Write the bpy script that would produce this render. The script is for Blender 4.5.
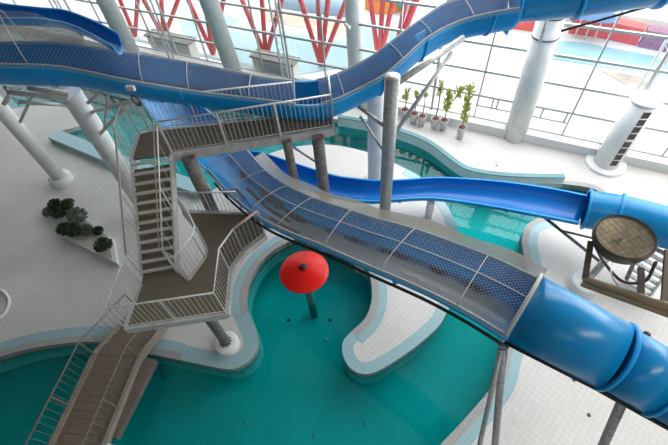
import bpy, bmesh, math, random
from mathutils import Vector, Matrix
random.seed(7)
S = bpy.context.scene
for o in list(bpy.data.objects): bpy.data.objects.remove(o)

# ------------------------------------------------------------------ camera
CX, CY, F, H = 334.0, 222.5, 405.7, 12.0
def _n(v): return v.normalized()
def _d(u, v): return Vector((u - CX, -(v - CY), -F))
_Z = -_n(_d(366, 540))
_X = -_n(_d(-806, -181)); _X = _n(_X - _Z * _X.dot(_Z))
_Y = _Z.cross(_X)
W = Matrix((_X, _Y, _Z))            # world = W @ cam
cam_d = bpy.data.cameras.new('camera'); cam = bpy.data.objects.new('camera', cam_d)
S.collection.objects.link(cam); S.camera = cam
cam_d.sensor_width = 36; cam_d.lens = F / 668 * 36; cam_d.clip_end = 300; cam_d.clip_start = 0.05
cam.matrix_world = Matrix.Translation((0, 0, H)) @ W.to_4x4()

# ------------------------------------------------------------------ light
S.view_settings.view_transform = 'Standard'; S.view_settings.look = 'None'
S.view_settings.gamma = 1; S.view_settings.exposure = 0.18
world = bpy.data.worlds.new('sky'); S.world = world; world.use_nodes = True
wn = world.node_tree.nodes; wl = world.node_tree.links
bg = wn['Background']; bg.inputs['Color'].default_value = (0.92, 0.97, 1.0, 1); bg.inputs['Strength'].default_value = 2.6

def area(name, loc, rot, sx, sy, energy, col=(1, 1, 1)):
    l = bpy.data.lights.new(name, 'AREA'); l.shape = 'RECTANGLE'; l.size = sx; l.size_y = sy
    l.energy = energy; l.color = col
    o = bpy.data.objects.new(name, l); o.location = loc; o.rotation_euler = rot
    S.collection.objects.link(o); return o
# daylight entering through the glass wall, and unseen overhead lights added for general fill
area('daylight_through_glass_wall', (3.5, 15.0, 7.5), (math.radians(-62), 0, 0), 20, 9, 2300, (1.0, 0.985, 0.96))
area('fill_light_right', (9, 3, 13.6), (0, 0, 0.5), 9, 0.8, 560, (1, 0.98, 0.95))
area('fill_light_middle', (0, -6, 13.6), (0, 0, 0.5), 9, 0.8, 150, (1, 0.98, 0.95))

# ------------------------------------------------------------------ pixel helpers (a pixel plus a height is a place)
def ray(u, v): return W @ _d(u, v)
def at(u, v, z=0.0):
    w = ray(u, v); t = (z - H) / w.z
    return Vector((w.x * t, w.y * t, z))
def far(u, v, D):
    w = ray(u, v).normalized(); return Vector((0, 0, H)) + w * D
def ztop(base, u, v):
    w = ray(u, v); k = (w.x * base.x + w.y * base.y) / (w.x ** 2 + w.y ** 2); return H + k * w.z
FA = Vector((-1.8, 15.6)); FB = Vector((5.25, 15.85)); FT = (FB - FA).normalized(); FN = Vector((-FT.y, FT.x))
def fw(s, z, off=0.0):              # point of the glass wall, off metres outwards
    p = FA + FT * s + FN * off; return Vector((p.x, p.y, z))
def on_plane(u, v, y):
    w = ray(u, v); return Vector((0, 0, H)) + w * (y / w.y)

# ------------------------------------------------------------------ materials
def mat(name, col, rough=0.5, metal=0.0, noise=0.0, nscale=5.0, emit=None, spec=0.5, bump=0.0, col2=None):
    m = bpy.data.materials.new(name); m.use_nodes = True
    n = m.node_tree.nodes; l = m.node_tree.links; b = n['Principled BSDF']
    b.inputs['Base Color'].default_value = (*col, 1); b.inputs['Roughness'].default_value = rough
    b.inputs['Metallic'].default_value = metal; b.inputs['Specular IOR Level'].default_value = spec
    if emit:
        b.inputs['Emission Color'].default_value = (*col, 1); b.inputs['Emission Strength'].default_value = emit
    if noise or bump or col2:
        tc = n.new('ShaderNodeTexCoord'); nz = n.new('ShaderNodeTexNoise'); nz.inputs['Scale'].default_value = nscale
        nz.inputs['Detail'].default_value = 5
        l.new(tc.outputs['Object'], nz.inputs['Vector'])
        rp = n.new('ShaderNodeValToRGB'); rp.color_ramp.elements[0].position = 0.35; rp.color_ramp.elements[1].position = 0.65
        c2 = col2 if col2 else tuple(min(1, c * (1 + noise)) for c in col)
        c1 = col if col2 else tuple(c * (1 - noise) for c in col)
        rp.color_ramp.elements[0].color = (*c1, 1); rp.color_ramp.elements[1].color = (*c2, 1)
        l.new(nz.outputs['Fac'], rp.inputs['Fac']); l.new(rp.outputs['Color'], b.inputs['Base Color'])
        if bump:
            bp = n.new('ShaderNodeBump'); bp.inputs['Strength'].default_value = bump; bp.inputs['Distance'].default_value = 0.02
            l.new(nz.outputs['Fac'], bp.inputs['Height']); l.new(bp.outputs['Normal'], b.inputs['Normal'])
    return m
def tile_mat(name, col, grout, size=0.25, rough=0.35, rot=0.3, mort=0.012, var=0.05):
    m = bpy.data.materials.new(name); m.use_nodes = True
    n = m.node_tree.nodes; l = m.node_tree.links; b = n['Principled BSDF']; b.inputs['Roughness'].default_value = rough
    g = n.new('ShaderNodeNewGeometry'); mp = n.new('ShaderNodeMapping'); mp.inputs['Rotation'].default_value = (0, 0, rot)
    l.new(g.outputs['Position'], mp.inputs['Vector'])
    br = n.new('ShaderNodeTexBrick'); br.offset = 0; br.inputs['Scale'].default_value = 1
    br.inputs['Brick Width'].default_value = size; br.inputs['Row Height'].default_value = size
    br.inputs['Mortar Size'].default_value = mort; br.inputs['Mortar Smooth'].default_value = 0.3
    br.inputs['Color1'].default_value = (*col, 1); br.inputs['Color2'].default_value = (*[c * (1 - var) for c in col], 1)
    br.inputs['Mortar'].default_value = (*grout, 1)
    l.new(mp.outputs['Vector'], br.inputs['Vector'])
    nz = n.new('ShaderNodeTexNoise'); nz.inputs['Scale'].default_value = 0.45; nz.inputs['Detail'].default_value = 4
    l.new(g.outputs['Position'], nz.inputs['Vector'])
    mr = n.new('ShaderNodeMapRange'); mr.inputs[1].default_value = 0.3; mr.inputs[2].default_value = 0.7
    mr.inputs[3].default_value = 0.88; mr.inputs[4].default_value = 1.04
    l.new(nz.outputs['Fac'], mr.inputs['Value'])
    mx = n.new('ShaderNodeMix'); mx.data_type = 'RGBA'; mx.blend_type = 'MULTIPLY'; mx.inputs[0].default_value = 1
    l.new(br.outputs['Color'], mx.inputs[6]); l.new(mr.outputs[0], mx.inputs[7]); l.new(mx.outputs[2], b.inputs['Base Color'])
    return m
def glass_mat(name, tint, gloss=0.08, rough=0.0):
    m = bpy.data.materials.new(name); m.use_nodes = True
    n = m.node_tree.nodes; l = m.node_tree.links; n.clear()
    o = n.new('ShaderNodeOutputMaterial'); mx = n.new('ShaderNodeMixShader'); mx.inputs[0].default_value = gloss
    t = n.new('ShaderNodeBsdfTransparent'); t.inputs[0].default_value = (*tint, 1)
    g = n.new('ShaderNodeBsdfGlossy'); g.inputs['Roughness'].default_value = rough
    l.new(t.outputs[0], mx.inputs[1]); l.new(g.outputs[0], mx.inputs[2]); l.new(mx.outputs[0], o.inputs[0])
    return m
def water_mat():
    m = bpy.data.materials.new('pool_water'); m.use_nodes = True
    n = m.node_tree.nodes; l = m.node_tree.links; n.clear()
    o = n.new('ShaderNodeOutputMaterial'); mx = n.new('ShaderNodeMixShader')
    t = n.new('ShaderNodeBsdfTransparent'); t.inputs[0].default_value = (0.22, 0.76, 0.78, 1)
    g = n.new('ShaderNodeBsdfGlossy'); g.inputs['Roughness'].default_value = 0.03
    lw = n.new('ShaderNodeLayerWeight'); lw.inputs['Blend'].default_value = 0.5; fr = n.new('ShaderNodeMath'); fr.operation = 'POWER'; fr.inputs[1].default_value = 4.5; l.new(lw.outputs['Facing'], fr.inputs[0])
    ge = n.new('ShaderNodeNewGeometry'); nz = n.new('ShaderNodeTexNoise'); nz.inputs['Scale'].default_value = 1.6; nz.inputs['Detail'].default_value = 3
    l.new(ge.outputs['Position'], nz.inputs['Vector'])
    bp = n.new('ShaderNodeBump'); bp.inputs['Strength'].default_value = 0.10; bp.inputs['Distance'].default_value = 0.03
    l.new(nz.outputs['Fac'], bp.inputs['Height']); l.new(bp.outputs[0], g.inputs['Normal']); l.new(bp.outputs[0], lw.inputs['Normal'])
    ma = n.new('ShaderNodeMath'); ma.operation = 'MULTIPLY_ADD'; ma.inputs[1].default_value = 0.95; ma.inputs[2].default_value = 0.025; ma.use_clamp = True
    l.new(fr.outputs[0], ma.inputs[0]); l.new(ma.outputs[0], mx.inputs[0])
    l.new(t.outputs[0], mx.inputs[1]); l.new(g.outputs[0], mx.inputs[2]); l.new(mx.outputs[0], o.inputs[0])
    return m
def net_mat(name, col, cell=0.075, th=0.17, diag=True, base=0.0):
    m = bpy.data.materials.new(name); m.use_nodes = True
    n = m.node_tree.nodes; l = m.node_tree.links; n.clear()
    o = n.new('ShaderNodeOutputMaterial'); mx = n.new('ShaderNodeMixShader')
    t = n.new('ShaderNodeBsdfTransparent'); d = n.new('ShaderNodeBsdfDiffuse'); d.inputs[0].default_value = (*col, 1)
    uv = n.new('ShaderNodeUVMap'); mp = n.new('ShaderNodeMapping'); mp.inputs['Scale'].default_value = (1 / cell, 1 / cell, 1)
    if diag: mp.inputs['Rotation'].default_value = (0, 0, math.pi / 4)
    l.new(uv.outputs[0], mp.inputs[0]); sp = n.new('ShaderNodeSeparateXYZ'); l.new(mp.outputs[0], sp.inputs[0])
    outs = []
    for a in (0, 1):
        fr = n.new('ShaderNodeMath'); fr.operation = 'FRACT'; l.new(sp.outputs[a], fr.inputs[0])
        lt = n.new('ShaderNodeMath'); lt.operation = 'LESS_THAN'; lt.inputs[1].default_value = th; l.new(fr.outputs[0], lt.inputs[0]); outs.append(lt)
    mxm = n.new('ShaderNodeMath'); mxm.operation = 'MAXIMUM'; l.new(outs[0].outputs[0], mxm.inputs[0]); l.new(outs[1].outputs[0], mxm.inputs[1])
    m2 = n.new('ShaderNodeMath'); m2.operation = 'MAXIMUM'; m2.inputs[1].default_value = base; l.new(mxm.outputs[0], m2.inputs[0])
    l.new(m2.outputs[0], mx.inputs[0]); l.new(t.outputs[0], mx.inputs[1]); l.new(d.outputs[0], mx.inputs[2]); l.new(mx.outputs[0], o.inputs[0])
    return m
def flume_mat(name, blue, grey=(0.2, 0.2, 0.2), lo=0.3, hi=0.8, amount=0.0, streak=0.0, rough=0.25, smin=0.0, smax=999.0):
    """glossy blue fibreglass; the running surface is worn grey between lo and hi of the cross-section (uv.y), dark streak at hi"""
    m = bpy.data.materials.new(name); m.use_nodes = True
    n = m.node_tree.nodes; l = m.node_tree.links; b = n['Principled BSDF']; b.inputs['Roughness'].default_value = rough; b.inputs['Specular IOR Level'].default_value = 0.3
    uv = n.new('ShaderNodeUVMap'); sp = n.new('ShaderNodeSeparateXYZ'); l.new(uv.outputs[0], sp.inputs[0])
    def M(op, a, c, clamp=False):
        x = n.new('ShaderNodeMath'); x.operation = op; x.use_clamp = clamp
        for i, q in enumerate((a, c)):
            if isinstance(q, (int, float)): x.inputs[i].default_value = q
            else: l.new(q, x.inputs[i])
        return x.outputs[0]
    def band(x, a, c, soft):
        r = M('MULTIPLY', M('SUBTRACT', x, a), 1 / soft, True); s = M('MULTIPLY', M('SUBTRACT', c, x), 1 / soft, True)
        return M('MULTIPLY', r, s)
    nz = n.new('ShaderNodeTexNoise'); nz.inputs['Scale'].default_value = 1.3; nz.inputs['Detail'].default_value = 4; l.new(uv.outputs[0], nz.inputs['Vector'])
    wob = M('MULTIPLY', M('SUBTRACT', nz.outputs['Fac'], 0.5), 0.12); y = M('ADD', sp.outputs[1], wob)
    g = M('MULTIPLY', M('MULTIPLY', band(y, lo, hi, 0.05), amount), band(sp.outputs[0], smin, smax, 1.2))
    st = M('MULTIPLY', M('MULTIPLY', band(y, hi - 0.05, hi + 0.06, 0.04), streak), M('MULTIPLY', M('SUBTRACT', nz.outputs['Fac'], 0.38), 6, True))
    st = M('MULTIPLY', st, band(sp.outputs[0], smin - 3, smax, 1.0))
    m1 = n.new('ShaderNodeMix'); m1.data_type = 'RGBA'; l.new(g, m1.inputs[0]); m1.inputs[6].default_value = (*blue, 1); m1.inputs[7].default_value = (*grey, 1)
    m2 = n.new('ShaderNodeMix'); m2.data_type = 'RGBA'; l.new(st, m2.inputs[0]); l.new(m1.outputs[2], m2.inputs[6]); m2.inputs[7].default_value = (0.05, 0.035, 0.025, 1)
    l.new(m2.outputs[2], b.inputs['Base Color']); return m

M_floor = tile_mat('white_floor_tile', (0.64, 0.62, 0.595), (0.53, 0.51, 0.485), 0.15, 0.45, mort=0.008)
M_poolfloor = tile_mat('teal_pool_tile', (0.0, 0.55, 0.52), (0.01, 0.48, 0.46), 0.25, 0.4)
M_band = tile_mat('light_blue_edge_tile', (0.30, 0.47, 0.51), (0.34, 0.49, 0.52), 0.12, 0.35)
M_gutter = tile_mat('grey_gutter_tile', (0.38, 0.38, 0.37), (0.30, 0.30, 0.29), 0.12, 0.5)
M_water = water_mat()
M_white = mat('white_paint', (0.72, 0.73, 0.73), 0.5, noise=0.05, nscale=2)
M_conc = mat('grey_column_paint', (0.66, 0.67, 0.66), 0.6, noise=0.08, nscale=3)
M_steel = mat('galvanised_steel', (0.36, 0.37, 0.37), 0.45, 0.55, noise=0.18, nscale=12)
M_rail = mat('stainless_rail', (0.62, 0.61, 0.59), 0.4, 0.35, noise=0.08, nscale=9)
M_handrail = mat('tan_handrail', (0.42, 0.31, 0.25), 0.5)
M_darksteel = mat('dark_steel', (0.10, 0.105, 0.11), 0.5, 0.3, noise=0.2, nscale=8)
M_fascia = mat('pale_steel_fascia', (0.54, 0.53, 0.51), 0.5, 0.2, noise=0.12, nscale=4)
M_deck = mat('brown_rubber_flooring', (0.17, 0.138, 0.10), 0.85, noise=0.15, nscale=40)
M_nose = mat('light_stair_nosing', (0.5, 0.49, 0.46), 0.6, noise=0.1, nscale=20)
M_frame = mat('facade_aluminium', (0.46, 0.46, 0.45), 0.45, 0.2)
M_sill = mat('white_sill', (0.66, 0.66, 0.64), 0.5)
M_glass = glass_mat('window_glass', (0.97, 0.985, 0.985), 0.05)
M_red = mat('red_gloss', (0.80, 0.012, 0.006), 0.35, spec=0.3)
M_redout = mat('red_painted_steel', (0.78, 0.09, 0.09), 0.5)
M_blue_out = mat('bright_blue_gelcoat', (0.002, 0.27, 0.64), 0.4, spec=0.3, noise=0.06, nscale=1.2)
M_blue_tube = mat('blue_tube_gelcoat', (0.002, 0.20, 0.46), 0.28, spec=0.35, noise=0.08, nscale=1.2)
M_black = mat('black_rubber', (0.012, 0.012, 0.014), 0.6)
M_net = net_mat('white_safety_net', (0.42, 0.45, 0.49), 0.06, 0.07, True)
M_cloth = net_mat('beige_net_edge', (0.70, 0.66, 0.58), 0.05, 0.3, True, 0.55)
M_cord = mat('white_cord', (0.40, 0.40, 0.39), 0.7)
M_leafd = mat('dark_green_leaves', (0.015, 0.04, 0.012), 0.7, col2=(0.05, 0.09, 0.03), nscale=14)
M_leafg = mat('grey_green_leaves', (0.10, 0.13, 0.10), 0.7, col2=(0.22, 0.26, 0.22), nscale=14)
M_leafy = mat('yellow_green_leaves', (0.30, 0.36, 0.05), 0.6, col2=(0.52, 0.50, 0.12), nscale=10)
M_trunk = mat('brown_trunk', (0.20, 0.10, 0.06), 0.8)
M_pot = mat('pale_pot_glaze', (0.34, 0.33, 0.34), 0.5, col2=(0.62, 0.60, 0.60), nscale=16)
M_soil = mat('red_brown_bark_mulch', (0.16, 0.05, 0.035), 0.9, noise=0.4, nscale=30)

# ------------------------------------------------------------------ mesh builder
class MB:
    def __init__(s): s.v = []; s.f = []; s.sm = []; s.uv = []; s.mi = []
    def add(s, vs, fs, smooth=False, uvs=None, mi=0):
        o = len(s.v); s.v += [Vector(p) for p in vs]
        for k, f in enumerate(fs):
            s.f.append([i + o for i in f]); s.sm.append(smooth); s.mi.append(mi)
            s.uv.append([uvs[i] for i in f] if uvs else [(0, 0)] * len(f))
        return s
    def hexa(s, b, t, mi=0):            # bottom and top quads
        return s.add(list(b) + list(t), [(3, 2, 1, 0), (4, 5, 6, 7), (0, 1, 5, 4), (1, 2, 6, 5), (2, 3, 7, 6), (3, 0, 4, 7)], mi=mi)
    def beam(s, a, b, w, h, up=None):
        a = Vector(a); b = Vector(b); d = (b - a).normalized(); up = Vector(up) if up else Vector((0, 0, 1))
        if abs(d.dot(up)) > 0.98: up = Vector((0, 1, 0))
        x = d.cross(up).normalized() * w / 2; y = x.cross(d).normalized() * h / 2
        return s.hexa([a - x - y, a + x - y, a + x + y, a - x + y], [b - x - y, b + x - y, b + x + y, b - x + y])
    def tube(s, pts, r, n=8, cap=True, smooth=True):
        pts = [Vector(p) for p in pts]; N = len(pts)
        rr = r if isinstance(r, (list, tuple)) else [r] * N
        d0 = (pts[1] - pts[0]).normalized(); x = d0.orthogonal().normalized(); V = []; L = 0; U = []
        for i, p in enumerate(pts):
            d = (pts[min(i + 1, N - 1)] - pts[max(i - 1, 0)]).normalized()
            x = (x - d * x.dot(d)).normalized(); y = d.cross(x)
            if i: L += (p - pts[i - 1]).length
            for k in range(n):
                a = 2 * math.pi * k / n; V.append(p + (x * math.cos(a) + y * math.sin(a)) * rr[i]); U.append((L, k / n))
        Fc = [(i * n + k, i * n + (k + 1) % n, (i + 1) * n + (k + 1) % n, (i + 1) * n + k) for i in range(N - 1) for k in range(n)]
        s.add(V, Fc, smooth, U)
        if cap:
            o = len(s.v) - len(V)
            for f in ([o + k for k in range(n)][::-1], [o + (N - 1) * n + k for k in range(n)]):
                s.f.append(f); s.sm.append(False); s.mi.append(0); s.uv.append([(0, 0)] * n)
        return s
    def lathe(s, c, prof, n=24, axis=None, smooth=True):   # prof: (radius, height) along axis
        ax = Vector(axis).normalized() if axis else Vector((0, 0, 1)); x = ax.orthogonal().normalized(); y = ax.cross(x); V = []
        for r, h in prof:
            for k in range(n):
                a = 2 * math.pi * k / n; V.append(Vector(c) + ax * h + (x * math.cos(a) + y * math.sin(a)) * max(r, 1e-4))
        Fc = [(i * n + k, i * n + (k + 1) % n, (i + 1) * n + (k + 1) % n, (i + 1) * n + k) for i in range(len(prof) - 1) for k in range(n)]
        return s.add(V, Fc, smooth)
    def prism(s, pts, z0, z1):          # pts: xy outline
        n = len(pts); V = [(p[0], p[1], z0) for p in pts] + [(p[0], p[1], z1) for p in pts]
        a = sum(pts[i][0] * pts[(i + 1) % n][1] - pts[(i + 1) % n][0] * pts[i][1] for i in range(n))
        Fc = [tuple(range(n))[::-1], tuple(range(n, 2 * n))] + [(i, (i + 1) % n, n + (i + 1) % n, n + i) for i in range(n)]
        if a < 0: Fc = [f[::-1] for f in Fc]
        return s.add(V, Fc)
    def blob(s, c, r, seed=0, rough=0.25, sub=2):
        bm = bmesh.new(); bmesh.ops.create_icosphere(bm, subdivisions=sub, radius=1); rnd = random.Random(seed)
        rx, ry, rz = r if isinstance(r, (tuple, list)) else (r, r, r)
        V = [Vector(c) + Vector((v.co.x * rx, v.co.y * ry, v.co.z * rz)) * (1 + rnd.uniform(-rough, rough)) for v in bm.verts]
        Fc = [[v.index for v in f.verts] for f in bm.faces]; bm.free(); return s.add(V, Fc, False)

WL = {}                                 # world location of each object's origin
def setp(o, label=None, cat=None, group=None, kind=None):
    if label: o['label'] = label
    if cat: o['category'] = cat
    if group: o['group'] = group
    if kind: o['kind'] = kind
    return o
def thing(name, label, cat, loc, group=None, kind=None):
    o = bpy.data.objects.new(name, None); o.empty_display_size = 0.2; S.collection.objects.link(o)
    o.location = loc; WL[o] = Vector(loc); return setp(o, label, cat, group, kind)
def part(name, mb, m, parent=None, label=None, loc=None, **kw):
    me = bpy.data.meshes.new(name); base = WL[parent] if parent else (Vector(loc) if loc is not None else Vector((0, 0, 0)))
    me.from_pydata([tuple(v - base) for v in mb.v], [], mb.f)
    for mm in (m if isinstance(m, (list, tuple)) else [m]): me.materials.append(mm)
    me.polygons.foreach_set('use_smooth', mb.sm); me.polygons.foreach_set('material_index', mb.mi)
    uvl = me.uv_layers.new(name='UVMap'); flat = [c for f in mb.uv for p in f for c in p]; uvl.data.foreach_set('uv', flat)
    me.update(); o = bpy.data.objects.new(name, me); S.collection.objects.link(o)
    if parent: o.parent = parent
    else: o.location = base
    WL[o] = base
    return setp(o, label, **kw)
def struct(name, mb, m, loc=None, parent=None):
    return part(name, mb, m, parent, loc=loc, kind='structure')
def crom(P, n):                         # Catmull-Rom through Vectors / tuples
    P = [Vector(p) for p in P]; Q = [P[0] * 2 - P[1]] + P + [P[-1] * 2 - P[-2]]; out = []
    for i in range(1, len(Q) - 2):
        for k in range(n):
            t = k / n; a, b, c, d = Q[i - 1:i + 3]
            out.append(0.5 * ((2 * b) + (c - a) * t + (2 * a - 5 * b + 4 * c - d) * t * t + (3 * b - a - 3 * c + d) * t ** 3))
    out.append(P[-1]); return out
def P2(l, z=0.0): return [at(u, v, z) for u, v in l]

# ------------------------------------------------------------------ ground, pools
DZ, WZ, BZ = 0.0, -0.22, -1.25
west = [(-60, 380), (0, 357), (45, 346), (99, 342), (150, 354), (180, 360), (213, 367), (234, 369), (250, 360), (258, 345), (255, 327), (249, 312),
        (246, 300), (249, 284), (258, 266), (273, 251), (294, 240), (318, 236), (345, 247), (362, 260), (369, 272), (372, 296), (366, 317),
        (351, 332), (343, 342), (343, 355), (350, 368), (363, 374), (380, 370), (410, 351), (437, 328), (447, 312), (458, 290), (463, 262),
        (461, 242), (455, 222), (445, 203), (425, 181), (406, 169), (370, 153), (333, 145), (300, 146), (271, 153), (250, 165), (225, 183), (202, 196)]
slabl = [(202, 196), (110, 166), (58, 131)]
north1 = [(58, 131), (72, 128), (84, 123), (78, 114), (60, 106), (30, 106), (8, 110), (-40, 122), (-90, 118), (-90, 100), (-40, 78), (30, 72), (120, 85), (200, 98), (335, 119), (372, 124), (404, 134)]
north2 = [(404, 134), (430, 144), (460, 165), (478, 174), (502, 179), (530, 182), (563, 184)]
east = [(563, 184), (590, 188), (602, 195), (596, 205), (575, 211), (550, 215), (536, 219), (526, 226), (522, 238), (523, 250), (528, 275), (526, 305), (506, 346), (496, 380), (468, 415), (440, 445)]
def smooth2(l, n=4): return crom(P2(l), n)
Wp = smooth2(west); Sp = P2(slabl); N1 = smooth2(north1); N2 = smooth2(north2); Ep = smooth2(east)
bottom = [Vector((1.0, 1.6, 0)), Vector((-1, -2, 0)), Vector((-6, -7, 0)), Vector((-14, -8, 0)), Vector((-19, -5, 0))]
shore = Wp[:-1] + Sp[:-1] + N1[:-1] + N2[:-1] + Ep + bottom
def filled(name, loops, z0, z1, m):
    cu = bpy.data.curves.new(name, 'CURVE'); cu.dimensions = '2D'; cu.fill_mode = 'BOTH'; cu.extrude = (z1 - z0) / 2
    for lp in loops:
        sp = cu.splines.new('POLY'); sp.points.add(len(lp) - 1); sp.use_cyclic_u = True
        for q, p in zip(sp.points, lp): q.co = (p[0], p[1], 0, 1)
    tmp = bpy.data.objects.new(name + '_tmp', cu); S.collection.objects.link(tmp)
    me = bpy.data.meshes.new_from_object(tmp.evaluated_get(bpy.context.evaluated_depsgraph_get())); bpy.data.objects.remove(tmp); bpy.data.curves.remove(cu)
    me.name = name; me.materials.clear(); me.materials.append(m)
    o = bpy.data.objects.new(name, me); S.collection.objects.link(o); o.location = (0, 0, (z0 + z1) / 2); WL[o] = Vector(o.location); return o
fl = [(-48, -16), (22, -16), tuple(fw(24, 0)[:2]), tuple(fw(-46, 0)[:2])]
setp(filled('floor', [fl, shore], -0.9, DZ, M_floor), kind='structure')
setp(filled('pool_floor', [[(-48, -16), (22, -16), (22, 16), (-48, 16)]], BZ - 0.2, BZ, M_poolfloor), kind='structure')
inset = shore
o = filled('pool_water', [shore], WZ, WZ, M_water)
setp(o, 'clear teal water filling the curving indoor pools', 'water', kind='stuff')

def strip(mb, pts, o0, o1, z0, z1, closed=False):
    n = len(pts); A = []
    for i, p in enumerate(pts):
        a = pts[i - 1] if (closed or i) else p; b = pts[(i + 1) % n] if (closed or i < n - 1) else p
        d = Vector((b[0] - a[0], b[1] - a[1])).normalized(); nn = Vector((-d.y, d.x))
        A.append([(p[0] + nn.x * q, p[1] + nn.y * q, z) for q, z in ((o0, z0), (o1, z0), (o1, z1), (o0, z1))])
    V = [v for q in A for v in q]; Fc = []
    for i in range(n - 1 + (1 if closed else 0)):
        a = i * 4; b = ((i + 1) % n) * 4
        for k in range(4): Fc.append((a + k, a + (k + 1) % 4, b + (k + 1) % 4, b + k))
    if not closed: Fc += [(3, 2, 1, 0), ((n - 1) * 4, (n - 1) * 4 + 1, (n - 1) * 4 + 2, (n - 1) * 4 + 3)]
    return mb.add(V, Fc)
iw = 4 * 12   # index in Wp where the round lobe begins
# left of travel is the deck side (outline runs clockwise seen from above, so deck is to the left)
def seg(a, b): return Wp[a * 4:b * 4 + 1]
trims = [(seg(0, 5), 0.22, 0.52, M_band), (seg(0, 5), 0.0, 0.22, M_gutter), (seg(5, 11), 0.0, 0.46, M_band),
         (seg(11, 23), 0.24, 0.50, M_band), (seg(11, 23), 0.0, 0.24, M_gutter),
         (seg(23, 38), 0.0, 0.34, M_band), (Ep[:], 0.0, 0.22, M_gutter), (Ep[5 * 4:], 0.22, 0.50, M_band)]
for i, (p, a, b, m) in enumerate(trims):
    struct('trim_%d' % (i + 1), strip(MB(), p, a, b, -0.35 if a == 0 else -0.02, 0.012), m)
# low walls: pale blue bench by the back pool, capped wall by the window lagoon
t_ = thing('bench_wall', 'long light blue tiled bench wall beside the back pool, behind the stair', 'bench', at(110, 166))
mb = MB(); q = P2([(202, 193), (112, 162), (50, 136)], 0.25)
strip(mb, q, 0.12, -0.5, 0.0, 0.28); part('seat', mb, mat('pale_blue_bench_tile', (0.36, 0.56, 0.62), 0.4, noise=0.05), t_)
t_ = thing('poolside_wall', 'low curved white wall with teal cap, around the lagoon near the windows', 'wall', at(460, 164))
cap = crom(P2([(338, 116), (372, 122), (404, 131), (430, 142), (460, 164), (478, 170.5), (502, 174), (535, 175.5), (565, 176)], 0.3), 4)
part('wall_body', strip(MB(), cap, -0.08, 0.10, -0.2, 0.26), M_white, t_)
part('teal_cap', strip(MB(), cap, -0.09, 0.11, 0.26, 0.30), mat('teal_cap_tile', (0.10, 0.24, 0.26), 0.35), t_)

# ------------------------------------------------------------------ hall shell
M_ceil = mat('grey_ceiling_panels', (0.34, 0.34, 0.33), 0.8)
struct('ceiling', MB().prism([(-48, -16), (22, -16), tuple(fw(24, 0, .3)[:2]), tuple(fw(-46, 0, .3)[:2])], 14.2, 14.6), M_ceil)
struct('wall_left', MB().prism([(-48.3, -16), (-48, -16), (-48, 16), (-48.3, 16)], -0.9, 14.2), M_ceil)
struct('wall_right', MB().prism([(22, -16), (22.3, -16), (22.3, 16.4), (22, 16.4)], -0.9, 14.2), M_white)
struct('wall_back', MB().prism([(-48, -16.3), (22, -16.3), (22, -16), (-48, -16)], -0.9, 14.2), M_ceil)
# glass wall: bays of 7.3 m between truss posts, each bay a window
heights = [0.42, 1.52, 2.62, 3.72, 4.82, 5.92, 7.02, 8.12, 9.22, 10.32, 11.42, 12.52, 13.9]
k = 0
for b in range(-5, 3):
    s0 = -1.74 + 7.3 * b - (0 if b else 0); s1 = s0 + 7.3
    k += 1
    fr = MB()
    for z in heights: fr.beam(fw(s0 + .05, z), fw(s1 - .05, z), 0.08, 0.09)
    fr.beam(fw(s0, 0.42), fw(s0, 13.9), 0.09, 0.09)
    for j in range(-12, 8):
        s = 0.15 + 3.6 * j
        if s0 + .1 < s < s1 - .1: fr.beam(fw(s, 0.42), fw(s, 13.9), 0.06, 0.08)
    w_ = struct('window_%d' % k, fr, M_frame, loc=fw((s0 + s1) / 2, 0.4))
    struct('window_pane', MB().beam(fw(s0, 7.1, 0.03), fw(s1, 7.1, 0.03), 0.012, 13.5), M_glass, parent=w_)
    if b == -1 or b == 0:   # the little vent lights above the sill
        fr2 = MB()
        for s in ([0.15, 0.75, 0.95, 1.9, 2.0, 2.7, 3.6]):
            fr2.beam(fw(s, 1.0), fw(s, 1.5), 0.07, 0.06)
        fr2.beam(fw(0.15, 1.05, -.02), fw(3.7, 1.05, -.02), 0.07, 0.06)
        if b == 0: struct('window_vent_frame', fr2, M_frame, parent=w_)
for i, (a, b) in enumerate([(-38, 5.15), (5.3, 20)]):
    struct('trim_%d' % (len(trims) + 1 + i), MB().beam(fw(a, 0.21, -.22), fw(b, 0.21, -.22), 0.44, 0.42), M_sill)
for b in range(-3, 3):
    s = -1.74 + 7.3 * b + (0.0)
    t_ = thing('facade_truss_post', ('slim double steel post standing against the glass wall' if b != 1 else 'double steel post at the right end of the glass wall'), 'post', fw(s, 0, -.5), 'truss posts of the glass wall')
    if b == 0: t_['label'] = 'slim steel post against the glass wall behind the potted trees'; 
    if b == -1: t_['label'] = 'double latticed steel post against the glass wall, left of the middle column'
    if b == -2: t_['label'] = 'double latticed steel post against the glass wall, at the far left of the windows'
    if b == 2: t_['label'] = 'double steel post of the glass wall beyond the right edge'
    if b == -3: t_['label'] = 'double steel post of the glass wall beyond the left edge'
    if b == 0: part('chord', MB().tube([fw(s, 0.4, -.1), fw(s, 14, -.1)], 0.05), M_frame, t_); continue
    OFF = -.5 if b < 1 else 0.25
    for dx in (-0.16, 0.16): part('chord', MB().tube([fw(s + dx, 0.0, OFF), fw(s + dx, 14.2, OFF)], 0.045), M_white, t_)
    mb = MB().tube([fw(s + (.15 if q % 2 else -.15), 0.3 + q * 0.3, OFF) for q in range(46)], 0.02, 5, smooth=False)
    part('lacing', mb, M_white, t_)

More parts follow.
